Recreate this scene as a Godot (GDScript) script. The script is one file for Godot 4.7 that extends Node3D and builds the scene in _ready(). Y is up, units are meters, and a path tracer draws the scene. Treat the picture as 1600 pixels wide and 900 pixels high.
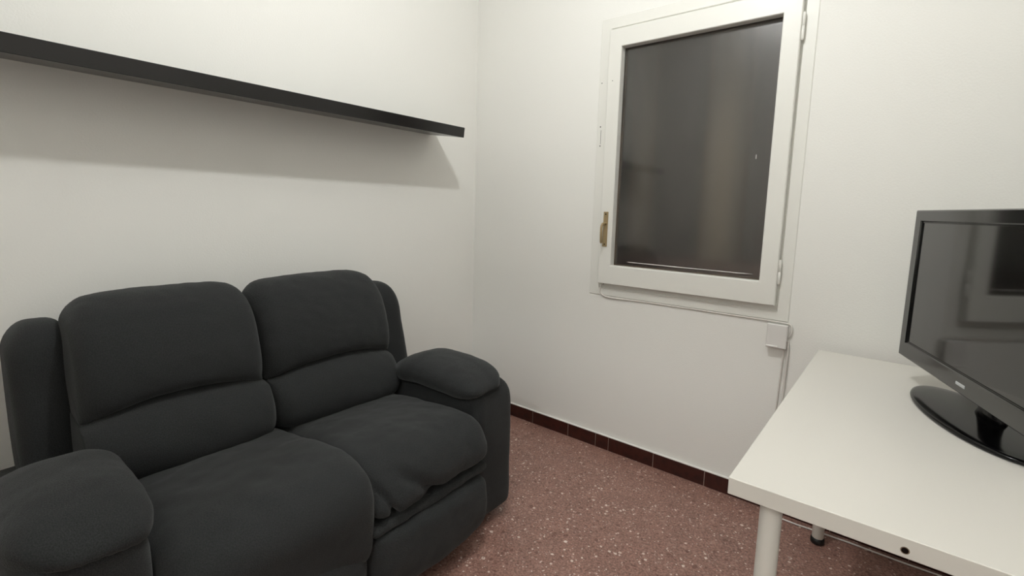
extends Node3D
# A small white room: reclining sofa under a floating shelf, inward window, white desk with a television.

const EYE := 1.236
const XA := -2.096      # inner face of the wall behind the sofa
const ZB := -2.2165     # inner face of the wall with the window
const XR := 0.46        # inner face of the wall beside the desk
const ZK := 0.55        # inner face of the wall behind the camera
const TOP := 2.86       # ceiling

var M := {}
var used := {}
var rng := RandomNumberGenerator.new()
var folds := FastNoiseLite.new()


# ---------------------------------------------------------------- naming
func numbered(called: String) -> String:
	var n: int = used.get(called, 0)
	used[called] = n + 1
	return called if n == 0 else "%s_%03d" % [called, n]

func thing(called: String, label: String, category: String, at := Vector3.ZERO, turn := 0.0, group := "") -> Node3D:
	var o := Node3D.new()
	o.name = numbered(called)
	add_child(o)
	o.position = at
	o.rotation.y = turn
	tag(o, label, category, group)
	return o

func tag(o: Node, label: String, category: String, group := "") -> void:
	o.set_meta("label", label)
	o.set_meta("category", category)
	if group:
		o.set_meta("group", group)

func setting(called: String, at := Vector3.ZERO) -> Node3D:
	var o := Node3D.new()
	o.name = called
	add_child(o)
	o.position = at
	o.set_meta("kind", "structure")
	return o

func put(called: String, mesh: Mesh, mat: Material, parent: Node = self, at := Vector3.ZERO) -> MeshInstance3D:
	var o := MeshInstance3D.new()
	o.name = called
	o.mesh = mesh
	o.material_override = mat
	o.position = at
	parent.add_child(o, true)
	return o

func struct(called: String, mesh: Mesh, mat: Material, at := Vector3.ZERO) -> MeshInstance3D:
	var o := put(called, mesh, mat, self, at)
	o.set_meta("kind", "structure")
	return o


# ---------------------------------------------------------------- meshes
class Build:
	var v := PackedVector3Array()
	var s := PackedInt32Array()     # smooth group of each triangle
	var f := PackedInt32Array()

	func tri(a: int, b: int, c: int, group := 0) -> void:
		f.append_array([a, b, c])
		s.append(group)

	func quad(a: int, b: int, c: int, d: int, group := 0) -> void:
		tri(a, b, c, group)
		tri(a, c, d, group)

	# turned so that the faces look outwards whichever way round they were made (per call of close)
	func close(from_tri := 0, from_point := 0) -> void:
		var mid := Vector3.ZERO
		for i in range(from_point, v.size()):
			mid += v[i]
		mid /= maxf(1.0, v.size() - from_point)
		var vol := 0.0
		for t in range(from_tri, s.size()):
			var a := v[f[3 * t]] - mid
			vol += a.dot((v[f[3 * t + 1]] - mid).cross(v[f[3 * t + 2]] - mid))
		if vol > 0.0:
			for t in range(from_tri, s.size()):
				var k := f[3 * t + 1]
				f[3 * t + 1] = f[3 * t + 2]
				f[3 * t + 2] = k

	func mesh() -> ArrayMesh:
		var st := SurfaceTool.new()
		st.begin(Mesh.PRIMITIVE_TRIANGLES)
		for t in s.size():
			st.set_smooth_group(s[t] if s[t] >= 0 else 0xFFFFFFFF)
			for k in 3:
				st.add_vertex(v[f[3 * t + k]])
		st.generate_normals()
		return st.commit()

	# box with chamfered edges
	func box(lo: Vector3, hi: Vector3, c := 0.0015) -> void:
		var ft := s.size()
		var fp := v.size()
		var mid := (lo + hi) / 2
		var h := (hi - lo) / 2
		c = minf(c, minf(h.x, minf(h.y, h.z)) * 0.9)
		var at := {}
		for x: int in [-1, 1]:
			for y: int in [-1, 1]:
				for z: int in [-1, 1]:
					var q := Vector3(x, y, z)
					for ax in 3:
						var p := h - Vector3(c, c, c)
						p[ax] = h[ax]
						at[[ax, x, y, z]] = v.size()
						v.append(mid + q * p)
		for ax in 3:
			for w: int in [-1, 1]:
				var k: Array = []
				for uv: Array in [[-1, -1], [1, -1], [1, 1], [-1, 1]]:
					var q := [0, 0, 0]
					q[ax] = w
					q[(ax + 1) % 3] = uv[0] 
					q[(ax + 2) % 3] = uv[1]
					k.append(at[[ax, q[0], q[1], q[2]]])
				if w > 0:
					quad(k[0], k[1], k[2], k[3], -1)
				else:
					quad(k[3], k[2], k[1], k[0], -1)
		# edges
		for ax in 3:
			var b := (ax + 1) % 3
			var d := (ax + 2) % 3
			for wb: int in [-1, 1]:
				for wd: int in [-1, 1]:
					var e: Array = []
					for wa: int in [-1, 1]:
						var q := [0, 0, 0]
						q[ax] = wa
						q[b] = wb
						q[d] = wd
						e.append([at[[b, q[0], q[1], q[2]]], at[[d, q[0], q[1], q[2]]]])
					if wb * wd > 0:
						quad(e[0][0], e[1][0], e[1][1], e[0][1], -1)
					else:
						quad(e[0][1], e[1][1], e[1][0], e[0][0], -1)
		for x: int in [-1, 1]:
			for y: int in [-1, 1]:
				for z: int in [-1, 1]:
					var k := [at[[0, x, y, z]], at[[1, x, y, z]], at[[2, x, y, z]]]
					if x * y * z > 0:
						tri(k[0], k[1], k[2], -1)
					else:
						tri(k[0], k[2], k[1], -1)
		close(ft, fp)

	# round bar along a path, with closed ends; r can change along it
	func tube(path: PackedVector3Array, radii: PackedFloat32Array, n := 12, group := 1) -> void:
		var ft := s.size()
		var fp := v.size()
		var side := Vector3.UP.cross(path[1] - path[0])
		if side.length() < 1e-4:
			side = Vector3.RIGHT.cross(path[1] - path[0])
		side = side.normalized()
		for i in path.size():
			var along := (path[mini(i + 1, path.size() - 1)] - path[maxi(i - 1, 0)]).normalized()
			side = (side - along * side.dot(along)).normalized()
			var up := along.cross(side)
			var r: float = radii[mini(i, radii.size() - 1)]
			for k in n:
				var a := TAU * k / n
				v.append(path[i] + (side * cos(a) + up * sin(a)) * r)
		for i in path.size() - 1:
			for k in n:
				var j := (k + 1) % n
				quad(fp + i * n + k, fp + i * n + j, fp + (i + 1) * n + j, fp + (i + 1) * n + k, group)
		for e: int in [0, path.size() - 1]:
			var c := v.size()
			v.append(path[e])
			for k in n:
				var j := (k + 1) % n
				if e == 0:
					tri(c, fp + j, fp + k, -1)
				else:
					tri(c, fp + e * n + k, fp + e * n + j, -1)
		close(ft, fp)

	# outline in (radius, height) turned round the y axis through "at"; squash stretches x and z
	func lathe(outline: PackedVector2Array, n := 32, squash := Vector2.ONE, at := Vector3.ZERO, group := 1) -> void:
		var ft := s.size()
		var fp := v.size()
		for p in outline:
			for k in n:
				var a := TAU * k / n
				v.append(at + Vector3(cos(a) * p.x * squash.x, p.y, sin(a) * p.x * squash.y))
		for i in outline.size() - 1:
			for k in n:
				var j := (k + 1) % n
				quad(fp + i * n + k, fp + i * n + j, fp + (i + 1) * n + j, fp + (i + 1) * n + k, group)
		close(ft, fp)


func box_mesh(lo: Vector3, hi: Vector3, c := 0.0015) -> ArrayMesh:
	var b := Build.new()
	b.box(lo, hi, c)
	return b.mesh()

func boxes_mesh(list: Array, c := 0.0015) -> ArrayMesh:
	var b := Build.new()
	for k: Array in list:
		b.box(k[0], k[1], c)
	return b.mesh()

func tube_mesh(path: PackedVector3Array, radii: PackedFloat32Array, n := 12) -> ArrayMesh:
	var b := Build.new()
	b.tube(path, radii, n)
	return b.mesh()

# rectangular ring in the xy plane (outer and inner edges given), from z0 (back) to z1 (front), with chamfered front edges
func ring_mesh(o: Rect2, i: Rect2, z0: float, z1: float, c := 0.002) -> ArrayMesh:
	var b := Build.new()
	var loops := [[o, z0], [o, z1 - c], [o.grow(-c), z1], [i.grow(c), z1], [i, z1 - c], [i, z0]]
	for l: Array in loops:
		var r: Rect2 = l[0]
		var z: float = l[1]
		for p: Vector2 in [r.position, Vector2(r.end.x, r.position.y), r.end, Vector2(r.position.x, r.end.y)]:
			b.v.append(Vector3(p.x, p.y, z))
	for l in loops.size():
		var m := (l + 1) % loops.size()
		for k in 4:
			var j := (k + 1) % 4
			b.quad(l * 4 + k, l * 4 + j, m * 4 + j, m * 4 + k, -1)
	b.close()
	return b.mesh()

# smooth closed outline through points, n points spaced evenly
func smooth_outline(pts: Array, n: int) -> PackedVector2Array:
	var c := Curve2D.new()
	c.bake_interval = 0.004
	var m := pts.size()
	for i in m + 1:
		var p: Vector2 = pts[i % m]
		var before: Vector2 = pts[(i + m - 1) % m]
		var after: Vector2 = pts[(i + 1) % m]
		var t := (after - before)
		t = t.normalized() if t.length() > 0 else t
		c.add_point(p, -t * (p - before).length() * 0.33, t * (after - p).length() * 0.33)
	var out := PackedVector2Array()
	var all := c.get_baked_length()
	for i in n:
		out.append(c.sample_baked(all * i / n, true))
	return out

# upholstered shape: a closed (x, y) outline carried along z, its ends rounded by r, pinched by "pinch" towards the ends; move(p, outward, zn, y01) shapes it further
func upholstery(pts: Array, z0: float, z1: float, r: float, pinch: float, move: Callable, nu := 120, nv := 36, hold := Vector2.ONE) -> ArrayMesh:
	var out := smooth_outline(pts, nu)
	var nor := PackedVector2Array()
	var area := 0.0
	for i in nu:
		area += out[i].cross(out[(i + 1) % nu])
	for i in nu:
		var t := out[(i + 2) % nu] - out[(i + nu - 2) % nu]
		nor.append((Vector2(t.y, -t.x) if area > 0 else Vector2(-t.y, t.x)).normalized())
	var mid := Vector2.ZERO
	for p in out:
		mid += p / nu
	var zm := (z0 + z1) / 2
	var h := absf(z1 - z0) / 2
	var stations: Array = []
	for i in 7:
		var a := PI / 2 * i / 7.0
		stations.append(-(h - r) - r * cos(a))
	for i in nv + 1:
		stations.append(lerpf(-(h - r), h - r, float(i) / nv))
	for i in 7:
		var a := PI / 2 * (6 - i) / 7.0
		stations.append((h - r) + r * cos(a))
	var b := Build.new()
	for z: float in stations:
		var over := maxf(0.0, absf(z) - (h - r)) / r
		var inset := r * (1.0 - sqrt(maxf(0.0, 1.0 - over * over)))
		var zn := z / h
		inset += pinch * pow(absf(zn), 3.0)
		for i in nu:
			var q := out[i] - Vector2(nor[i].x, nor[i].y * (hold.x if nor[i].y > 0 else hold.y)) * inset
			var p := Vector3(q.x, q.y, zm + z)
			b.v.append(move.call(p, Vector3(nor[i].x, nor[i].y, 0), zn))
	var rings := stations.size()
	for k in rings - 1:
		for i in nu:
			var j := (i + 1) % nu
			b.quad(k * nu + i, k * nu + j, (k + 1) * nu + j, (k + 1) * nu + i, 1)
	for e: int in [0, rings - 1]:
		var base := e * nu
		for step in 3:
			var share: float = [0.66, 0.33, 0.0][step]
			var sgn := -1.0 if e == 0 else 1.0
			if share == 0.0:
				var c := b.v.size()
				var m := Vector3.ZERO
				for i in nu:
					m += b.v[base + i] / nu
				b.v.append(m + Vector3(0, 0, sgn * 0.001))
				for i in nu:
					if e == 0:
						b.tri(c, base + (i + 1) % nu, base + i, 1)
					else:
						b.tri(c, base + i, base + (i + 1) % nu, 1)
			else:
				var next := b.v.size()
				var m := Vector3.ZERO
				for i in nu:
					m += b.v[e * nu + i] / nu
				for i in nu:
					b.v.append(m.lerp(b.v[e * nu + i], share) + Vector3(0, 0, sgn * 0.006 * (1.0 - share)))
				for i in nu:
					var j := (i + 1) % nu
					if e == 0:
						b.quad(next + i, next + j, base + j, base + i, 1)
					else:
						b.quad(base + i, base + j, next + j, next + i, 1)
				base = next
	b.close()
	return b.mesh()

# pillow: a cube's grid drawn onto a rounded solid; a: how square it is seen from above, c: how square from the side
func pillow(half: Vector3, a: float, c: float, move: Callable, n := 40) -> ArrayMesh:
	var b := Build.new()
	for ax in 3:
		for w: int in [-1, 1]:
			var base := b.v.size()
			for i in n + 1:
				for j in n + 1:
					var p := Vector3.ZERO
					p[ax] = w
					p[(ax + 1) % 3] = tan((2.0 * i / n - 1.0) * PI / 4)
					p[(ax + 2) % 3] = tan((2.0 * j / n - 1.0) * PI / 4)
					var flat := pow(pow(absf(p.x), a) + pow(absf(p.z), a), c / a)
					var k := pow(flat + pow(absf(p.y), c), 1.0 / c)
					b.v.append(move.call(p / k * half, p / k))
			for i in n:
				for j in n:
					var k := base + i * (n + 1) + j
					if w > 0:
						b.quad(k, k + n + 1, k + n + 2, k + 1, 1)
					else:
						b.quad(k, k + 1, k + n + 2, k + n + 1, 1)
	b.close()
	return b.mesh()


# ---------------------------------------------------------------- materials
func mat(called: String, color: Color, rough := 0.6, spec := 0.5) -> StandardMaterial3D:
	var m := StandardMaterial3D.new()
	m.resource_name = called
	m.albedo_color = color
	m.roughness = rough
	m.metallic_specular = spec
	M[called] = m
	return m

func noise_texture(freq: float, seed_: int, size: int, lo: Color, hi: Color, octaves := 4, kind := FastNoiseLite.TYPE_SIMPLEX_SMOOTH) -> NoiseTexture2D:
	var t := NoiseTexture2D.new()
	var n := FastNoiseLite.new()
	n.noise_type = kind
	n.seed = seed_
	n.frequency = freq
	n.fractal_octaves = octaves
	t.noise = n
	t.width = size
	t.height = size
	t.seamless = true
	var g := Gradient.new()
	g.set_color(0, lo)
	g.set_color(1, hi)
	t.color_ramp = g
	return t

func relief(m: StandardMaterial3D, freq: float, seed_: int, strength: float, scale_: float, world := true) -> void:
	var t := NoiseTexture2D.new()
	var n := FastNoiseLite.new()
	n.seed = seed_
	n.frequency = freq
	n.fractal_octaves = 3
	t.noise = n
	t.width = 512
	t.height = 512
	t.seamless = true
	t.as_normal_map = true
	t.bump_strength = 4.0
	m.normal_enabled = true
	m.normal_texture = t
	m.normal_scale = strength
	m.uv1_triplanar = true
	m.uv1_world_triplanar = world
	m.uv1_scale = Vector3.ONE * scale_

# reddish-brown terrazzo: a mottled ground with chips of pale, pink and dark marble in it
func terrazzo() -> ImageTexture:
	var size := 1400
	var im := Image.create(size, size, false, Image.FORMAT_RGB8)
	var coarse := FastNoiseLite.new()
	coarse.seed = 5
	coarse.frequency = 0.011
	coarse.fractal_octaves = 3
	var fine := FastNoiseLite.new()
	fine.seed = 9
	fine.frequency = 0.11
	fine.fractal_octaves = 2
	var data := PackedByteArray()
	data.resize(size * size * 3)
	var k := 0
	for y in size:
		for x in size:
			var a := 1.0 + 0.07 * coarse.get_noise_2d(x, y) + 0.26 * fine.get_noise_2d(x, y)
			data[k] = int(clampf(143.0 * a, 0, 255))
			data[k + 1] = int(clampf(108.0 * a, 0, 255))
			data[k + 2] = int(clampf(97.0 * a, 0, 255))
			k += 3
	var chips := RandomNumberGenerator.new()
	chips.seed = 77
	for c in 15000:
		var cx := chips.randi_range(0, size - 1)
		var cy := chips.randi_range(0, size - 1)
		var pick := chips.randf()
		var big := chips.randf()
		var r := 1.7 + 4.6 * big * big * big * chips.randf() + 1.3 * chips.randf()
		var col := Color8(196, 172, 160)
		var keep := 0.5
		if pick < 0.17:
			col = Color8(236, 224, 214)
			keep = 0.8
			r *= 1.15
		elif pick < 0.50:
			col = Color8(172, 138, 126)
			r *= 1.7
		elif pick < 0.72:
			col = Color8(92, 58, 50)
			r *= 1.5
		var turn := chips.randf() * TAU
		var slim := chips.randf_range(0.4, 1.0)
		var n := int(ceil(r)) + 1
		for dy in range(-n, n + 1):
			for dx in range(-n, n + 1):
				var u := dx * cos(turn) + dy * sin(turn)
				var w := (-dx * sin(turn) + dy * cos(turn)) / slim
				var edge := absf(u) + absf(w) * 0.7 + 0.35 * maxf(absf(u), absf(w))
				var cover := clampf(r * 1.3 - edge, 0.0, 1.0) * keep
				if cover <= 0.0:
					continue
				var at := (posmod(cy + dy, size) * size + posmod(cx + dx, size)) * 3
				data[at] = int(lerpf(data[at], col.r8, cover))
				data[at + 1] = int(lerpf(data[at + 1], col.g8, cover))
				data[at + 2] = int(lerpf(data[at + 2], col.b8, cover))
	im.set_data(size, size, false, Image.FORMAT_RGB8, data)
	return ImageTexture.create_from_image(im)

func make_materials() -> void:
	folds.seed = 21
	folds.frequency = 1.0
	folds.fractal_octaves = 3
	rng.seed = 4
	var w := mat("wall_paint", Color(0.925, 0.92, 0.90), 0.7, 0.3)
	relief(w, 0.06, 3, 0.13, 3.7)
	mat("ceiling_paint", Color(0.95, 0.945, 0.93), 0.85, 0.2)
	var wood := mat("white_gloss_paint", Color(0.90, 0.895, 0.87), 0.38, 0.5)
	relief(wood, 0.012, 8, 0.12, 2.5)
	var fl := mat("terrazzo", Color.WHITE, 0.42, 0.5)
	fl.albedo_texture = terrazzo()
	fl.uv1_triplanar = true
	fl.uv1_world_triplanar = true
	fl.uv1_scale = Vector3.ONE * 0.62
	var tile := mat("brown_glazed_tile", Color(0.235, 0.105, 0.08), 0.35, 0.5)
	tile.albedo_texture = noise_texture(0.02, 31, 256, Color(0.72, 0.7, 0.7), Color(1.2, 1.05, 1.0))
	tile.uv1_triplanar = true
	tile.uv1_world_triplanar = true
	tile.uv1_scale = Vector3.ONE * 4.0
	mat("grout", Color(0.62, 0.57, 0.53), 0.9, 0.2)
	mat("caulk", Color(0.93, 0.92, 0.90), 0.6, 0.3)
	var cloth := mat("charcoal_cloth", Color(0.24, 0.246, 0.248), 0.92, 0.25)
	cloth.albedo_texture = noise_texture(0.16, 12, 512, Color(0.55, 0.55, 0.55), Color(1.0, 1.0, 1.0), 4)
	relief(cloth, 0.16, 13, 0.6, 3.4, false)
	cloth.rim_enabled = true
	cloth.rim = 0.72
	cloth.rim_tint = 0.55
	mat("black_lacquer", Color(0.075, 0.066, 0.063), 0.26, 0.5)
	mat("shelf_underside", Color(0.105, 0.098, 0.095), 0.34, 0.45)
	mat("desk_white", Color(0.84, 0.825, 0.795), 0.42, 0.45)
	mat("black_plastic", Color(0.07, 0.07, 0.072), 0.4, 0.5)
	mat("tv_bezel", Color(0.055, 0.055, 0.055), 0.12, 0.7)
	mat("tv_glossy", Color(0.025, 0.023, 0.025), 0.14, 0.35)
	mat("tv_screen", Color(0.05, 0.05, 0.048), 0.07, 0.75)
	var silver := mat("silver", Color(0.75, 0.76, 0.77), 0.4, 0.5)
	silver.metallic = 0.5
	var brass := mat("aged_brass", Color(0.66, 0.58, 0.44), 0.42, 0.5)
	brass.metallic = 0.5
	mat("white_plastic", Color(0.87, 0.86, 0.845), 0.45, 0.5)
	mat("cable_white", Color(0.86, 0.845, 0.82), 0.55, 0.4)
	mat("dark_hole", Color(0.10, 0.07, 0.055), 0.9, 0.2)
	mat("raw_wood", Color(0.50, 0.43, 0.37), 0.8, 0.2)
	var pane := mat("frosted_glass", Color(0.88, 0.85, 0.82, 0.0), 0.26, 0.5)
	pane.refraction_enabled = true
	pane.refraction_scale = 0.05
	pane.clearcoat_enabled = true
	pane.clearcoat = 1.0
	pane.clearcoat_roughness = 0.03
	relief(pane, 0.05, 17, 0.10, 6.0)
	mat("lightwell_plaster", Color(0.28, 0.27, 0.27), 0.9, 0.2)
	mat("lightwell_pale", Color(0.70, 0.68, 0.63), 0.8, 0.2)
	mat("lightwell_pinkish", Color(0.58, 0.49, 0.49), 0.9, 0.2)
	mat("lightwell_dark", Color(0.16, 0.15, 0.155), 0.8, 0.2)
	var bulb := mat("bulb_glow", Color(1, 1, 1), 0.4, 0.5)
	bulb.emission_enabled = true
	bulb.emission = Color(1.0, 0.93, 0.82)
	bulb.emission_energy_multiplier = 6.0


# ---------------------------------------------------------------- the room
func make_room() -> void:
	var t := 0.14
	struct("floor", box_mesh(Vector3(XA - t, -0.1, ZB - t), Vector3(XR + t + 0.8, 0, ZK + t + 1.5), 0.0), M.terrazzo)
	struct("ceiling", box_mesh(Vector3(XA - t, TOP, ZB - t), Vector3(XR + t + 0.8, TOP + 0.1, ZK + t + 1.5), 0.0), M.ceiling_paint)
	struct("wall_left", box_mesh(Vector3(XA - t, 0, ZB - t), Vector3(XA, TOP, ZK + t), 0.0), M.wall_paint)
	struct("wall_right", box_mesh(Vector3(XR, 0, ZB - t), Vector3(XR + t, TOP, ZK + t), 0.0), M.wall_paint)
	# wall behind the camera; doorway and hall added to let in fill light
	struct("wall_back", boxes_mesh([[Vector3(XA, 0, ZK), Vector3(-0.62, TOP, ZK + t)], [Vector3(0.30, 0, ZK), Vector3(XR, TOP, ZK + t)], [Vector3(-0.62, 2.1, ZK), Vector3(0.30, TOP, ZK + t)]], 0.0), M.wall_paint)
	var zh := ZK + t + 1.3
	struct("wall_added_hall", boxes_mesh([[Vector3(XA - t, 0, zh), Vector3(XR + t + 0.6, TOP, zh + t)], [Vector3(XA - 2 * t, 0, ZK + t), Vector3(XA - t, TOP, zh)], [Vector3(XR + t + 0.6, 0, ZK), Vector3(XR + 2 * t + 0.6, TOP, zh)], [Vector3(XR, 0, ZK), Vector3(XR + t + 0.6, TOP, ZK + t)]], 0.0), M.wall_paint)  # added hall enclosing the fill lamp
	lamp("added_fill_lamp", "added fill bulb outside the doorway, brightening the lower room", Vector3(-0.2, 2.40, ZK + t + 0.6), 1.2)  # added fill light for the lower walls, floor and desk front
	# the wall with the window: one slab with an opening behind the casing
	var hole := Rect2(-1.225, 0.85, 0.85, 1.275)
	struct("wall_front", ring_mesh(Rect2(XA, 0, XR - XA, TOP), hole, ZB - t, ZB, 0.0), M.wall_paint)
	# skirting tiles: cut lengths read off the photograph's joints
	skirting("baseboard_front", [-2.09, -1.84, -1.594, -1.351, -1.179, -1.1035, -0.860, -0.614, -0.369, -0.124, 0.121, 0.366, XR], true)
	skirting("baseboard_left", [ZB + 0.012, -1.97, -1.725, -1.48, -1.235, -0.99, -0.745, -0.5, -0.255, -0.01, 0.235, ZK], false)

func skirting(called: String, cuts: Array, front: bool) -> void:
	var base := setting(called)
	var h := 0.0725
	var a: float = cuts[0]
	var z: float = cuts[-1]
	var flip := func(p: Vector3) -> Vector3: return p
	for i in cuts.size() - 1:
		var lo: float = cuts[i] + 0.0012
		var hi: float = cuts[i + 1] - 0.0012
		var out := 0.0095 + 0.0012 * rng.randf()
		var tall := h + rng.randf_range(-0.0012, 0.0012)
		if front:
			put("tile", box_mesh(Vector3(lo, 0, ZB), Vector3(hi, tall, ZB + out), 0.0012), M.brown_glazed_tile, base)
		else:
			put("tile", box_mesh(Vector3(XA, 0, lo), Vector3(XA + out, tall, hi), 0.0012), M.brown_glazed_tile, base)
	if front:
		put("grout", box_mesh(Vector3(a, 0, ZB), Vector3(z, h, ZB + 0.0085), 0.0), M.grout, base)
		put("caulk_line", box_mesh(Vector3(a, h - 0.001, ZB), Vector3(z, h + 0.0055, ZB + 0.0115), 0.002), M.caulk, base)
	else:
		put("grout", box_mesh(Vector3(XA, 0, a), Vector3(XA + 0.0085, h, z), 0.0), M.grout, base)
		put("caulk_line", box_mesh(Vector3(XA, h - 0.001, a), Vector3(XA + 0.0115, h + 0.0055, z), 0.002), M.caulk, base)

func make_window() -> void:
	var w := setting("window_1")
	# fixed frame, nearly flush with the plaster, with a rebate for the sash
	put("casing", ring_mesh(Rect2(-1.262, 0.8125, 0.922, 1.352), Rect2(-1.206, 0.8535, 0.820, 1.2575), ZB - 0.09, ZB + 0.004, 0.003), M.white_gloss_paint, w)
	put("rebate", ring_mesh(Rect2(-1.21, 0.850, 0.832, 1.265), Rect2(-1.19, 0.890, 0.786, 1.195), ZB - 0.09, ZB - 0.002, 0.002), M.white_gloss_paint, w)
	# opening sash, standing proud of the frame
	var f := ZB + 0.030
	var sash := put("sash", ring_mesh(Rect2(-1.203, 0.8765, 0.811, 1.222), Rect2(-1.137, 0.971, 0.680, 1.043), ZB - 0.014, f, 0.003), M.white_gloss_paint, w)
	# stop bead that holds the pane on the outside
	put("glazing_bead", ring_mesh(Rect2(-1.147, 0.961, 0.70, 1.063), Rect2(-1.131, 0.977, 0.668, 1.031), ZB - 0.026, ZB - 0.0125, 0.001), M.raw_wood, w)
	var pane := put("pane", box_mesh(Vector3(-1.146, 0.962, ZB - 0.0125), Vector3(-0.448, 2.023, ZB - 0.0085), 0.0), M.frosted_glass, w)
	put("paint_fleck", box_mesh(Vector3(-0.5195, 1.470, ZB - 0.0088), Vector3(-0.5165, 1.488, ZB - 0.0078), 0.0004), M.caulk, w)
	put("pale_streak", tube_mesh([Vector3(-1.067, 0.9930, ZB - 0.0086), Vector3(-1.05, 0.9925, ZB - 0.0084), Vector3(-0.80, 0.9918, ZB - 0.0083), Vector3(-0.66, 0.9925, ZB - 0.0083), Vector3(-0.55, 0.9920, ZB - 0.0084), Vector3(-0.492, 0.9935, ZB - 0.0086)], [0.0004, 0.0013, 0.0016, 0.0011, 0.0015, 0.0004], 8), M.caulk, w)  # thin pale line along the foot of the pane
	# handle: brass plate, lever standing off it and hanging down
	var hx := -1.1725
	var hy := 1.150
	var hp := put("handle_plate", box_mesh(Vector3(hx - 0.0125, hy - 0.0865, f - 0.001), Vector3(hx + 0.0125, hy + 0.0865, f + 0.004), 0.0015), M.aged_brass, w)
	var up := hy + 0.028
	var lever := PackedVector3Array([Vector3(hx, up, f), Vector3(hx, up, f + 0.022), Vector3(hx, up - 0.002, f + 0.032), Vector3(hx - 0.0005, up - 0.010, f + 0.039), Vector3(hx - 0.001, up - 0.022, f + 0.041), Vector3(hx - 0.001, up - 0.055, f + 0.040), Vector3(hx - 0.001, up - 0.092, f + 0.037), Vector3(hx - 0.001, up - 0.096, f + 0.0365)])
	put("handle_lever", tube_mesh(lever, [0.0075, 0.0065, 0.006, 0.006, 0.006, 0.0065, 0.0065, 0.004], 14), M.aged_brass, w)
	for s: float in [-1, 1]:
		var screw := Build.new()
		screw.tube([Vector3(hx, hy + s * 0.0745, f + 0.0035), Vector3(hx, hy + s * 0.0745, f + 0.0046)], [0.0035], 12)
		put("screw", screw.mesh(), M.dark_hole, w)
	# hinge knuckles in the gap at the right
	for y: Array in [[1.906, 2.008], [0.966, 1.064]]:
		var b := Build.new()
		var x := -0.3875
		var zk := ZB + 0.018
		var mid: float = (y[0] + y[1]) / 2
		b.tube([Vector3(x, y[0], zk), Vector3(x, y[0] + 0.004, zk), Vector3(x, mid - 0.001, zk), Vector3(x, mid, zk), Vector3(x, mid + 0.001, zk), Vector3(x, y[1] - 0.004, zk), Vector3(x, y[1], zk)], [0.004, 0.006, 0.006, 0.0048, 0.006, 0.006, 0.004], 14)
		put("hinge", b.mesh(), M.white_gloss_paint, w)
	# old nail holes and a crack of lost paint on the left of the frame
	for p: Array in [[-1.247, 1.865, 0.0022, 0.0022], [-1.176, 1.862, 0.0018, 0.0018], [-1.2435, 1.655, 0.0032, 0.0028], [-1.2395, 1.605, 0.0009, 0.034], [-1.241, 1.562, 0.0026, 0.003]]:
		var on := f if p[0] > -1.2 else ZB + 0.004
		put("nail_hole", box_mesh(Vector3(p[0] - p[2], p[1] - p[3], on - 0.002), Vector3(p[0] + p[2], p[1] + p[3], on + 0.0003), 0.0002), M.dark_hole, w)
	put("frame_hole", tube_mesh([Vector3(-1.187, 0.8725, ZB - 0.012), Vector3(-1.187, 0.8725, ZB + 0.0005)], [0.0055], 12), M.dark_hole, w)

	# the air shaft beyond the window; its shapes are guessed from blurred bands
	var z0 := ZB - 0.14
	var z1 := z0 - 0.55
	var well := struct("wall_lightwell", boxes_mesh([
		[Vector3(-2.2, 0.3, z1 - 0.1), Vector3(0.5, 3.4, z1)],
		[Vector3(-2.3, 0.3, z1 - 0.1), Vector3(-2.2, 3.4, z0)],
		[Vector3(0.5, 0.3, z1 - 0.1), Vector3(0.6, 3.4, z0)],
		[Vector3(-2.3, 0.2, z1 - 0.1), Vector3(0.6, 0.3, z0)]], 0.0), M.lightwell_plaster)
	put("pale_upright", tube_mesh([Vector3(-1.30, 0.3, z1 + 0.06), Vector3(-1.30, 3.4, z1 + 0.06)], [0.055], 24), M.lightwell_pale, well)
	put("pale_upright", tube_mesh([Vector3(-0.80, 0.3, z1 + 0.10), Vector3(-0.80, 3.4, z1 + 0.10)], [0.10], 24), M.lightwell_pale, well)
	put("pinkish_bar", box_mesh(Vector3(-2.2, 0.90, z1), Vector3(0.5, 0.985, z1 + 0.24), 0.004), M.lightwell_pinkish, well)
	put("dark_block", box_mesh(Vector3(-2.2, 0.3, z1), Vector3(0.5, 0.90, z1 + 0.20), 0.0), M.lightwell_dark, well)


# ---------------------------------------------------------------- the sofa
func cloth_move(amount: float, rate: float, dz: float) -> Callable:
	return func(p: Vector3, out: Vector3, _zn: float) -> Vector3:
		return p + out * amount * folds.get_noise_3d(p.x * rate, p.y * rate, (p.z + dz) * rate)

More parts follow.
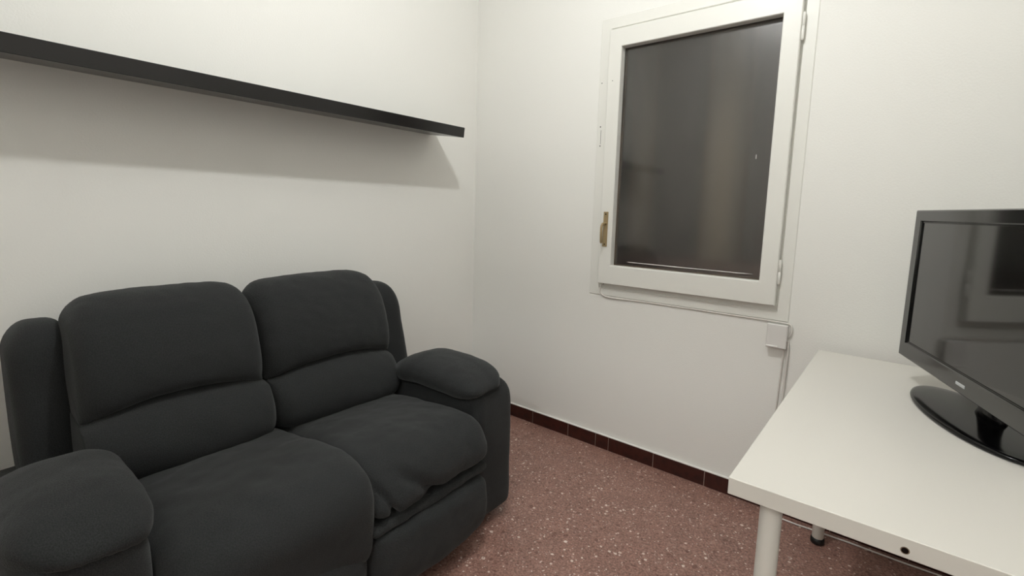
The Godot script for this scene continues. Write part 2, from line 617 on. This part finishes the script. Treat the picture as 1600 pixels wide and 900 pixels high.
func make_sofa() -> void:
	var o := Vector3(-1.60, 0, -0.775)
	var s := thing("recliner_sofa", "two-seat charcoal fabric recliner sofa with padded arms below the black shelf", "sofa", o)
	var C: Material = M.charcoal_cloth
	var local := func(list: Array) -> Array:
		return list.map(func(p: Vector2) -> Vector2: return p - Vector2(o.x, 0))
	# --- carcass
	put("back_panel", upholstery(local.call([Vector2(-2.045, 0.06), Vector2(-2.055, 0.45), Vector2(-2.06, 0.76), Vector2(-2.045, 0.81), Vector2(-1.99, 0.82), Vector2(-1.94, 0.78), Vector2(-1.90, 0.45), Vector2(-1.90, 0.06)]), -0.56, 0.56, 0.03, 0.0, cloth_move(0.002, 6, 0), 80, 20), C, s)
	put("base_frame", box_mesh(Vector3(-0.40, 0.055, -0.49), Vector3(0.415, 0.27, 0.49), 0.01), M.black_plastic, s)
	for x: float in [-0.36, 0.34]:
		for z: float in [-0.63, 0.63]:
			put("foot", tube_mesh([Vector3(x, 0, z), Vector3(x, 0.006, z), Vector3(x, 0.055, z)], [0.022, 0.025, 0.025], 16), M.black_plastic, s)
	for side: float in [-1.0, 1.0]:
		# side -1 is the far half of the sofa, +1 the half near the camera
		var mid := 0.0
		# --- wing at the end of the back
		var wz0 := side * (0.49 if side < 0 else 0.50)
		var wz1 := side * (0.675 if side < 0 else 0.640)
		var wing_move := func(p: Vector3, out: Vector3, zn: float) -> Vector3:
			var outer := zn * side      # +1 on the outer end
			var q := p
			q.z += side * (0.10 if side < 0 else -0.02) * maxf(0.0, 0.86 - p.y) * (0.5 + 0.5 * outer)
			q.y -= 0.030 * pow(maxf(0.0, outer), 2.2) * smoothstep(0.58, 0.83, p.y)
			return q + out * 0.002 * folds.get_noise_3d(p.x * 6, p.y * 6, p.z * 6 + side * 9)
		put("back_wing", upholstery(local.call([Vector2(-2.04, 0.40), Vector2(-2.04, 0.80), Vector2(-2.02, 0.858), Vector2(-1.96, 0.880), Vector2(-1.88, 0.868), Vector2(-1.838, 0.815), Vector2(-1.825, 0.70), Vector2(-1.80, 0.50), Vector2(-1.79, 0.40)]), wz0, wz1, 0.05, 0.0, wing_move, 100, 20), C, s)
		# --- arm
		var a0 := side * (0.487 if side < 0 else 0.497)
		var a1 := side * 0.722
		var arm_move := func(p: Vector3, out: Vector3, zn: float) -> Vector3:
			var q := p + out * 0.003 * folds.get_noise_3d(p.x * 4, p.y * 4, p.z * 4 + side * 5)
			q.y -= 0.035 * pow(absf(zn), 4.0) * smoothstep(0.30, 0.56, p.y)
			return q
		put("arm_base", upholstery(local.call([Vector2(-2.03, 0.05), Vector2(-2.03, 0.30), Vector2(-2.02, 0.42), Vector2(-1.96, 0.44), Vector2(-1.75, 0.48), Vector2(-1.55, 0.55), Vector2(-1.30, 0.572), Vector2(-1.215, 0.567), Vector2(-1.178, 0.53), Vector2(-1.168, 0.40), Vector2(-1.168, 0.20), Vector2(-1.17, 0.05), Vector2(-1.20, 0.043), Vector2(-1.60, 0.043), Vector2(-2.0, 0.043)]), a0, a1, 0.05, 0.0, arm_move, 150, 22), C, s)
		# --- padded arm rest lying over the arm
		var pc := Vector3(-1.417, (0.574 if side < 0 else 0.556), (-1.343 if side < 0 else -0.176)) - o
		var pad_move := func(p: Vector3, unit: Vector3) -> Vector3:
			var q := p
			var inner := -unit.z * side          # +1 on the seat side
			var front := unit.x
			q.y += 0.006 * (1.0 - unit.x * unit.x) * unit.y + 0.018 * smoothstep(0.3, 1.0, front) * smoothstep(0.1, 0.9, -inner)
			if unit.y < 0.0:
				q.y *= lerpf(0.45, 1.0, smoothstep(-0.1, 0.9, inner))
			q.y -= 0.016 * smoothstep(0.3, 1.0, front) + 0.035 * smoothstep(0.25, 1.0, -front)
			q.x -= 0.034 * smoothstep(0.2, 1.0, -inner) * smoothstep(0.0, 1.0, front)
			q.z += side * 0.015 * smoothstep(0.5, 1.0, -front) * maxf(0.0, inner)
			var wr := folds.get_noise_3d(q.x * 7, q.y * 10 + side, q.z * 7)
			q += unit.normalized() * 0.0035 * wr
			# gathers at the front seam
			q += Vector3(0, 1, 0) * 0.0011 * sin(unit.z * 34.0) * smoothstep(0.72, 0.97, front) * smoothstep(0.2, -0.5, unit.y)
			return q
		put("arm_pad", pillow(Vector3(0.252, 0.068, 0.123), 4.6, 2.15, pad_move, 44), C, s, pc)
		# --- back cushions
		var b0 := -0.008 if side < 0 else 0.012
		var b1 := side * (0.505 if side < 0 else 0.522)
		if side < 0:
			b0 = 0.022
		else:
			b0 = 0.030
		var arch := 0.045
		var head_move := func(p: Vector3, out: Vector3, zn: float) -> Vector3:
			var q := p
			q.y += arch * (1.0 - zn * zn) * clampf((0.93 - p.y) / 0.31, 0.0, 1.1)
			q.y -= 0.028 * pow(absf(zn), 5.0) * smoothstep(0.82, 0.95, p.y)
			q.x += 0.030 * (1.0 - zn * zn) * maxf(0.0, out.x)
			q.x += 0.30 * 0.0 * p.y
			return q + out * (0.006 * folds.get_noise_3d(p.x * 4, p.y * 5, p.z * 4 + side * 3) + 0.002 * folds.get_noise_3d(p.x * 14, p.y * 14, p.z * 14))
		put("head_cushion", upholstery(local.call([Vector2(-1.715, 0.607), Vector2(-1.682, 0.620), Vector2(-1.668, 0.655), Vector2(-1.672, 0.72), Vector2(-1.70, 0.81), Vector2(-1.745, 0.895), Vector2(-1.79, 0.940), Vector2(-1.85, 0.958), Vector2(-1.92, 0.945), Vector2(-1.955, 0.89), Vector2(-1.955, 0.75), Vector2(-1.93, 0.62), Vector2(-1.82, 0.600)]), b0 if side > 0 else -b0 + 0.042, b1, 0.05, 0.010, head_move, 140, 36, Vector2(1.0, 0.1)), C, s)
		var lumbar_move := func(p: Vector3, out: Vector3, zn: float) -> Vector3:
			var q := p
			q.y += arch * (1.0 - zn * zn) * clampf((p.y - 0.47) / 0.14, 0.0, 1.1)
			q.x += 0.026 * (1.0 - zn * zn) * maxf(0.0, out.x)
			return q + out * (0.005 * folds.get_noise_3d(p.x * 4, p.y * 5, p.z * 4 + side * 7) + 0.002 * folds.get_noise_3d(p.x * 15, p.y * 15, p.z * 15))
		put("lumbar_cushion", upholstery(local.call([Vector2(-1.67, 0.425), Vector2(-1.612, 0.452), Vector2(-1.592, 0.50), Vector2(-1.608, 0.555), Vector2(-1.650, 0.597), Vector2(-1.70, 0.612), Vector2(-1.75, 0.615), Vector2(-1.85, 0.62), Vector2(-1.90, 0.56), Vector2(-1.89, 0.45), Vector2(-1.80, 0.41)]), (0.022 if side > 0 else 0.016), side * (0.50 if side < 0 else 0.525), 0.05, 0.010, lumbar_move, 120, 36, Vector2(0.1, 1.0)), C, s)
		# --- seat cushion
		var near := side > 0
		var seat_move := func(p: Vector3, out: Vector3, zn: float) -> Vector3:
			var q := p
			var in_ := zn * -side        # +1 at the middle of the sofa
			var fr := smoothstep(0.25, 0.50, p.x)
			q += out * 0.014 * (1.0 - zn * zn) * maxf(0.0, out.y)
			if near:
				# this seat is the fuller of the two and swells over its neighbour
				q.y += 0.026 * smoothstep(0.1, 0.85, in_) * smoothstep(0.05, 0.35, p.x) * smoothstep(0.3, 0.44, p.y)
				q.x += 0.010 * smoothstep(0.0, 0.9, in_) * fr
			else:
				# slack cover: sags to the inner front corner and gathers there
				var corner := smoothstep(0.05, 0.95, in_) * smoothstep(0.28, 0.50, p.x)
				q.y -= 0.040 * corner * smoothstep(0.30, 0.46, p.y)
				q.x -= 0.012 * corner
				q.y += 0.010 * smoothstep(0.6, 1.0, -in_) * fr
				var along := q.z * 26.0 + (q.y - 0.4) * 18.0
				q += out * 0.006 * sin(along) * smoothstep(0.25, 0.95, in_) * smoothstep(0.40, 0.49, p.x) * smoothstep(0.50, 0.40, p.y)
				var dent := exp(-pow((q.z + 0.012 + (0.473 - q.y) * 0.42) / 0.011, 2.0))
				var soft := exp(-pow((q.z + 0.135 + (0.41 - q.y) * 1.1) / 0.030, 2.0))
				q -= out * 0.019 * soft * smoothstep(0.38, 0.47, p.x) * smoothstep(0.48, 0.42, p.y)
				q -= out * 0.024 * dent * smoothstep(0.42, 0.49, p.x) * smoothstep(0.49, 0.43, p.y)
				# the lower lip falls lower in the middle of the sofa
				q.y += 0.012 * -in_ * smoothstep(0.40, 0.32, p.y)
			return q + out * (0.010 * folds.get_noise_3d(p.x * 3.2, p.y * 3.2, p.z * 3.2 + side * 11) + 0.0028 * folds.get_noise_3d(p.x * 12, p.y * 12, p.z * 12 + side))
		var sz0 := -0.022 if near else 0.005
		var sz1 := side * (0.495 if near else 0.489)
		if near:
			put("seat_cushion", upholstery(local.call([Vector2(-1.74, 0.33), Vector2(-1.75, 0.40), Vector2(-1.70, 0.437), Vector2(-1.60, 0.458), Vector2(-1.45, 0.478), Vector2(-1.30, 0.488), Vector2(-1.20, 0.477), Vector2(-1.135, 0.44), Vector2(-1.105, 0.385), Vector2(-1.106, 0.32), Vector2(-1.114, 0.25), Vector2(-1.135, 0.205), Vector2(-1.175, 0.195), Vector2(-1.40, 0.22), Vector2(-1.65, 0.29)]), sz0, sz1, 0.055, 0.006, seat_move, 170, 48), C, s)
		else:
			put("seat_cushion", upholstery(local.call([Vector2(-1.74, 0.36), Vector2(-1.75, 0.41), Vector2(-1.70, 0.437), Vector2(-1.58, 0.458), Vector2(-1.45, 0.476), Vector2(-1.30, 0.488), Vector2(-1.19, 0.483), Vector2(-1.125, 0.452), Vector2(-1.088, 0.395), Vector2(-1.084, 0.355), Vector2(-1.096, 0.336), Vector2(-1.15, 0.332), Vector2(-1.40, 0.31), Vector2(-1.65, 0.31)]), sz0, sz1, 0.05, 0.004, seat_move, 190, 64), C, s)
			# slack roll of cover between the seat and the foot rest
			var roll_move := func(p: Vector3, out: Vector3, zn: float) -> Vector3:
				var q := p
				q.y += 0.010 * zn * side
				return q + out * (0.008 * folds.get_noise_3d(p.x * 8, p.y * 8, p.z * 9) + 0.003 * folds.get_noise_3d(p.x * 20, p.y * 20, p.z * 20))
			put("seat_piping", upholstery(local.call([Vector2(-1.15, 0.318), Vector2(-1.116, 0.316), Vector2(-1.102, 0.302), Vector2(-1.105, 0.287), Vector2(-1.13, 0.278), Vector2(-1.17, 0.285)]), 0.002, sz1, 0.02, 0.004, roll_move, 60, 60), C, s)
		# --- foot rest folded down in front
		var foot_move := func(p: Vector3, out: Vector3, zn: float) -> Vector3:
			var q := p
			q.x += 0.014 * (1.0 - zn * zn) * maxf(0.0, out.x)
			q.y += 0.035 * pow(absf(zn), 6.0) * smoothstep(0.16, 0.06, p.y)
			return q + out * (0.007 * folds.get_noise_3d(p.x * 4, p.y * 4, p.z * 4 + side * 17) + 0.002 * folds.get_noise_3d(p.x * 14, p.y * 14, p.z * 14))
		var fx := -0.028 if near else 0.0
		put("footrest", upholstery(local.call([Vector2(-1.20, 0.285), Vector2(-1.14, 0.285), Vector2(-1.096 + fx, 0.270), Vector2(-1.082 + fx, 0.225), Vector2(-1.080 + fx, 0.16), Vector2(-1.092 + fx, 0.10), Vector2(-1.120, 0.064), Vector2(-1.17, 0.055), Vector2(-1.20, 0.06), Vector2(-1.205, 0.17)]), 0.002 * side, sz1, 0.045, 0.004, foot_move, 110, 44), C, s)


# ---------------------------------------------------------------- other things
func make_shelf() -> void:
	var s := thing("floating_shelf", "long black floating shelf on the white wall above the sofa", "shelf", Vector3(XA, 1.629, -0.9))
	s.rotation.z = -0.125
	put("shelf_board", box_mesh(Vector3(0.0, 0, -0.950), Vector3(0.26, 0.050, 0.947), 0.0012), M.black_lacquer, s)
	put("end_cap", box_mesh(Vector3(0.0, 0.0004, -0.9515), Vector3(0.2596, 0.0496, -0.9498), 0.0006), M.black_lacquer, s)

func make_desk() -> void:
	var d := thing("desk", "plain white rectangular desk with round white legs under the television", "desk", Vector3(0.078, 0, -1.56))
	var top := put("desktop", box_mesh(Vector3(-0.30, 0.701, -0.60), Vector3(0.30, 0.735, 0.60), 0.0012), M.desk_white, d)
	put("screw_hole", tube_mesh([Vector3(-0.0315, 0.7140, 0.5975), Vector3(-0.0315, 0.7140, 0.6004)], [0.0048], 14), M.dark_hole, top)
	put("hole_rim", tube_mesh([Vector3(-0.0315, 0.7140, 0.5975), Vector3(-0.0315, 0.7140, 0.6002)], [0.0062], 14), M.raw_wood, top)
	for x: float in [-0.2315, 0.2315]:
		for z: float in [-0.543, 0.628 - 0.0]:
			var zz := z if z < 0 else 0.5425
			var leg := put("leg", tube_mesh([Vector3(x, 0.022, zz), Vector3(x, 0.026, zz), Vector3(x, 0.699, zz), Vector3(x, 0.701, zz)], [0.0185, 0.0198, 0.0198, 0.019], 28), M.desk_white, d)
			put("leg_foot", tube_mesh([Vector3(x, 0, zz), Vector3(x, 0.003, zz), Vector3(x, 0.019, zz), Vector3(x, 0.023, zz)], [0.021, 0.0235, 0.0235, 0.018], 24), M.black_plastic, leg)
			put("mounting_plate", tube_mesh([Vector3(x, 0.695, zz), Vector3(x, 0.701, zz)], [0.042], 24), M.desk_white, leg)

func make_television() -> void:
	var t := thing("television", "flat black television on an oval glossy stand on the white desk", "television", Vector3(0.178, 0.735, -1.658), deg_to_rad(-70.85))
	# along the screen: x, towards whoever watches: z; the front of the bezel stands at z = 0.062
	var zf := 0.060
	var w := 0.35
	var y0 := 0.0815
	var y1 := 0.5325
	var cx := 0.02
	var o := Rect2(cx - w, y0, 2 * w, y1 - y0)
	var i := Rect2(cx - w + 0.040, y0 + 0.047, 2 * w - 0.080, y1 - y0 - 0.047 - 0.034)
	var shell := Build.new()
	for l: Array in [[o.grow(-0.12), zf - 0.105], [o.grow(-0.10), zf - 0.108], [o.grow(-0.035), zf - 0.062], [o.grow(-0.003), zf - 0.040], [o.grow(-0.001), zf - 0.012], [o.grow(-0.02), zf - 0.012]]:
		var r: Rect2 = l[0]
		for p: Vector2 in [r.position, Vector2(r.end.x, r.position.y), r.end, Vector2(r.position.x, r.end.y)]:
			shell.v.append(Vector3(p.x, p.y, l[1]))
	for l in 5:
		for k in 4:
			var j := (k + 1) % 4
			shell.quad(l * 4 + k, l * 4 + j, l * 4 + 4 + j, l * 4 + 4 + k, -1)
	shell.quad(3, 2, 1, 0, -1)
	shell.quad(20, 21, 22, 23, -1)
	shell.close()
	put("back_shell", shell.mesh(), M.black_plastic, t)
	put("bezel", ring_mesh(o, i, zf - 0.014, zf, 0.003), M.tv_bezel, t)
	put("screen", box_mesh(Vector3(i.position.x - 0.004, i.position.y - 0.004, zf - 0.011), Vector3(i.end.x + 0.004, i.end.y + 0.004, zf - 0.0055), 0.0), M.tv_screen, t)
	var lip := ring_mesh(i.grow(0.0005), i.grow(-0.004), zf - 0.006, zf - 0.004, 0.0004)
	put("screen_seal", lip, M.tv_glossy, t)
	put("badge", box_mesh(Vector3(cx + 0.004, y0 + 0.0185, zf - 0.001), Vector3(cx + 0.046, y0 + 0.0265, zf + 0.0012), 0.001), M.silver, t)
	# stand
	var b := Build.new()
	b.lathe([Vector2(0.0, 0.0), Vector2(0.955, 0.0), Vector2(0.985, 0.002), Vector2(1.0, 0.006), Vector2(0.99, 0.010), Vector2(0.95, 0.0118), Vector2(0.80, 0.0135), Vector2(0.5, 0.0152), Vector2(0.2, 0.016), Vector2(0.0, 0.0162)], 72, Vector2(0.252, 0.104))
	put("stand_base", b.mesh(), M.tv_glossy, t)
	var neck := Build.new()
	neck.lathe([Vector2(0.0, 0.018), Vector2(1.0, 0.018), Vector2(0.82, 0.035), Vector2(0.75, 0.06), Vector2(0.75, 0.14), Vector2(0.0, 0.14)], 32, Vector2(0.055, 0.024), Vector3(0, -0.006, -0.030))
	put("stand_neck", neck.mesh(), M.tv_glossy, t)

func make_wiring() -> void:
	# surface box under the window's corner
	var b := thing("junction_box", "small square white electrical box just under the window corner", "box", Vector3(-0.3745, 0.753, ZB))
	put("box_body", box_mesh(Vector3(-0.034, -0.043, 0), Vector3(0.036, 0.046, 0.020), 0.003), M.white_plastic, b)
	put("box_cover", box_mesh(Vector3(-0.0365, -0.049, 0.0185), Vector3(0.0385, 0.050, 0.029), 0.003), M.white_plastic, b)
	put("cover_lip", box_mesh(Vector3(-0.0365, -0.047, 0.0275), Vector3(0.010, -0.0385, 0.0325), 0.002), M.white_plastic, b)
	# thin cable out of the frame, along under the casing and into the box
	var r := 0.0032
	var z := ZB + r
	var zf := ZB + 0.004 + r
	var p := PackedVector3Array()
	var c := Curve3D.new()
	c.bake_interval = 0.006
	var knots := [Vector3(-1.187, 0.8725, ZB - 0.004), Vector3(-1.190, 0.866, ZB + 0.008), Vector3(-1.196, 0.848, zf), Vector3(-1.196, 0.828, zf), Vector3(-1.178, 0.811, zf - 0.002), Vector3(-1.140, 0.8055, z + 0.003), Vector3(-0.95, 0.8085, z), Vector3(-0.75, 0.8090, z), Vector3(-0.5, 0.8085, z), Vector3(-0.362, 0.8085, z + 0.001), Vector3(-0.334, 0.8055, z + 0.003), Vector3(-0.326, 0.795, z + 0.004), Vector3(-0.326, 0.77, z + 0.006), Vector3(-0.332, 0.755, z + 0.006), Vector3(-0.341, 0.75, z + 0.006)]
	for i in knots.size():
		var t: Vector3 = ((knots[mini(i + 1, knots.size() - 1)] - knots[maxi(i - 1, 0)]) as Vector3).normalized()
		var back: float = (knots[i] - knots[maxi(i - 1, 0)]).length() * 0.3
		var on: float = (knots[mini(i + 1, knots.size() - 1)] - knots[i]).length() * 0.3
		c.add_point(knots[i], -t * back, t * on)
	put_cable("white cable clipped along the underside of the window frame", c.get_baked_points(), r)
	# two leads drop from the box behind the desk
	put_cable("thin white lead dropping from the bottom corner of the electrical box", curve([Vector3(-0.346, 0.715, ZB + 0.012), Vector3(-0.346, 0.695, ZB + 0.013), Vector3(-0.348, 0.62, ZB + 0.010), Vector3(-0.352, 0.50, ZB + 0.008), Vector3(-0.356, 0.30, ZB + 0.006), Vector3(-0.357, 0.12, ZB + 0.010), Vector3(-0.355, 0.085, ZB + 0.015)]), 0.0030)
	put_cable("thicker white lead beside the box, running straight down behind the desk", curve([Vector3(-0.334, 0.735, ZB + 0.010), Vector3(-0.331, 0.70, ZB + 0.010), Vector3(-0.332, 0.60, ZB + 0.009), Vector3(-0.335, 0.40, ZB + 0.008), Vector3(-0.336, 0.15, ZB + 0.009), Vector3(-0.334, 0.04, ZB + 0.022), Vector3(-0.30, 0.0045, ZB + 0.038)]), 0.0042)
	put_cable("pale cable lying on the floor along the skirting under the desk", curve([Vector3(-0.30, 0.0045, ZB + 0.0475), Vector3(-0.24, 0.0045, ZB + 0.050), Vector3(-0.17, 0.0045, ZB + 0.046), Vector3(-0.05, 0.0045, ZB + 0.040), Vector3(0.10, 0.0045, ZB + 0.040), Vector3(0.25, 0.0045, ZB + 0.034), Vector3(0.42, 0.0045, ZB + 0.040)]), 0.0032)

func curve(knots: Array) -> PackedVector3Array:
	var c := Curve3D.new()
	c.bake_interval = 0.008
	for i in knots.size():
		var a: Vector3 = knots[maxi(i - 1, 0)]
		var b: Vector3 = knots[mini(i + 1, knots.size() - 1)]
		var k: Vector3 = knots[i]
		var t := (b - a).normalized()
		c.add_point(k, -t * (k - a).length() * 0.3, t * (b - k).length() * 0.3)
	return c.get_baked_points()

func put_cable(label: String, path: PackedVector3Array, r: float) -> void:
	var o := put(numbered("cable"), tube_mesh(path, [r], 8), M.cable_white)
	tag(o, label, "cable")

const BULB := Vector3(-0.74, 2.68, -0.90)

func make_lamp() -> void:
	lamp("unseen_ceiling_lamp", "unseen bulb below the ceiling, lighting the room from above", BULB, 0.96)  # out of view; placed to light the room and cast the shelf shadow

func lamp(called: String, label: String, at: Vector3, energy: float) -> void:
	var l := thing(called, label, "lamp", Vector3(at.x, TOP, at.z))
	put("ceiling_rose", tube_mesh([Vector3(0, -0.022, 0), Vector3(0, -0.016, 0), Vector3(0, 0, 0)], [0.03, 0.045, 0.05], 24), M.white_plastic, l)
	var drop := at.y - TOP + 0.17
	put("cord", tube_mesh([Vector3(0, drop - 0.06, 0), Vector3(0, -0.02, 0)], [0.003], 8), M.white_plastic, l)
	put("socket", tube_mesh([Vector3(0, drop - 0.125, 0), Vector3(0, drop - 0.07, 0), Vector3(0, drop - 0.055, 0)], [0.018, 0.018, 0.008], 20), M.white_plastic, l)
	var b := Build.new()
	b.lathe([Vector2(0.0, -0.052), Vector2(0.012, -0.050), Vector2(0.026, -0.042), Vector2(0.0375, -0.026), Vector2(0.041, -0.008), Vector2(0.039, 0.008), Vector2(0.031, 0.026), Vector2(0.020, 0.040), Vector2(0.015, 0.048), Vector2(0.0, 0.049)], 28)
	put("bulb", b.mesh(), M.bulb_glow, l, Vector3(0, at.y - TOP, 0))
	var light := OmniLight3D.new()
	light.name = "bulb_light"
	light.light_color = Color(0.975, 0.985, 0.985)
	light.light_energy = energy
	light.light_size = 0.035
	light.omni_range = 12.0
	light.omni_attenuation = 2.0
	light.shadow_enabled = true
	l.add_child(light)
	light.position = Vector3(0, at.y - TOP, 0)


func _ready() -> void:
	# camera, sky, exposure
	var cam := Camera3D.new()
	cam.name = "camera"
	add_child(cam)
	cam.position = Vector3(0, EYE, 0)
	cam.rotation_degrees = Vector3(-7.1116, 38.8783, 1.6295)
	cam.projection = Camera3D.PROJECTION_FRUSTUM
	cam.near = 0.05
	cam.far = 60.0
	cam.size = 900.0 / 762.06 * cam.near
	cam.frustum_offset = Vector2(0, -(450.0 - 421.96) / 762.06 * cam.near)
	cam.current = true
	var env := Environment.new()
	env.background_mode = Environment.BG_COLOR
	env.background_color = Color(0.30, 0.31, 0.34)
	env.background_energy_multiplier = 1.3
	env.tonemap_mode = Environment.TONE_MAPPER_LINEAR
	env.tonemap_exposure = 1.06
	env.sdfgi_enabled = true
	env.ssao_enabled = true
	env.ssil_enabled = true
	var we := WorldEnvironment.new()
	we.name = "world_environment"
	we.environment = env
	add_child(we)
	make_materials()
	make_lamp()
	make_room()
	make_window()
	make_sofa()
	make_desk()
	make_shelf()
	make_television()
	make_wiring()
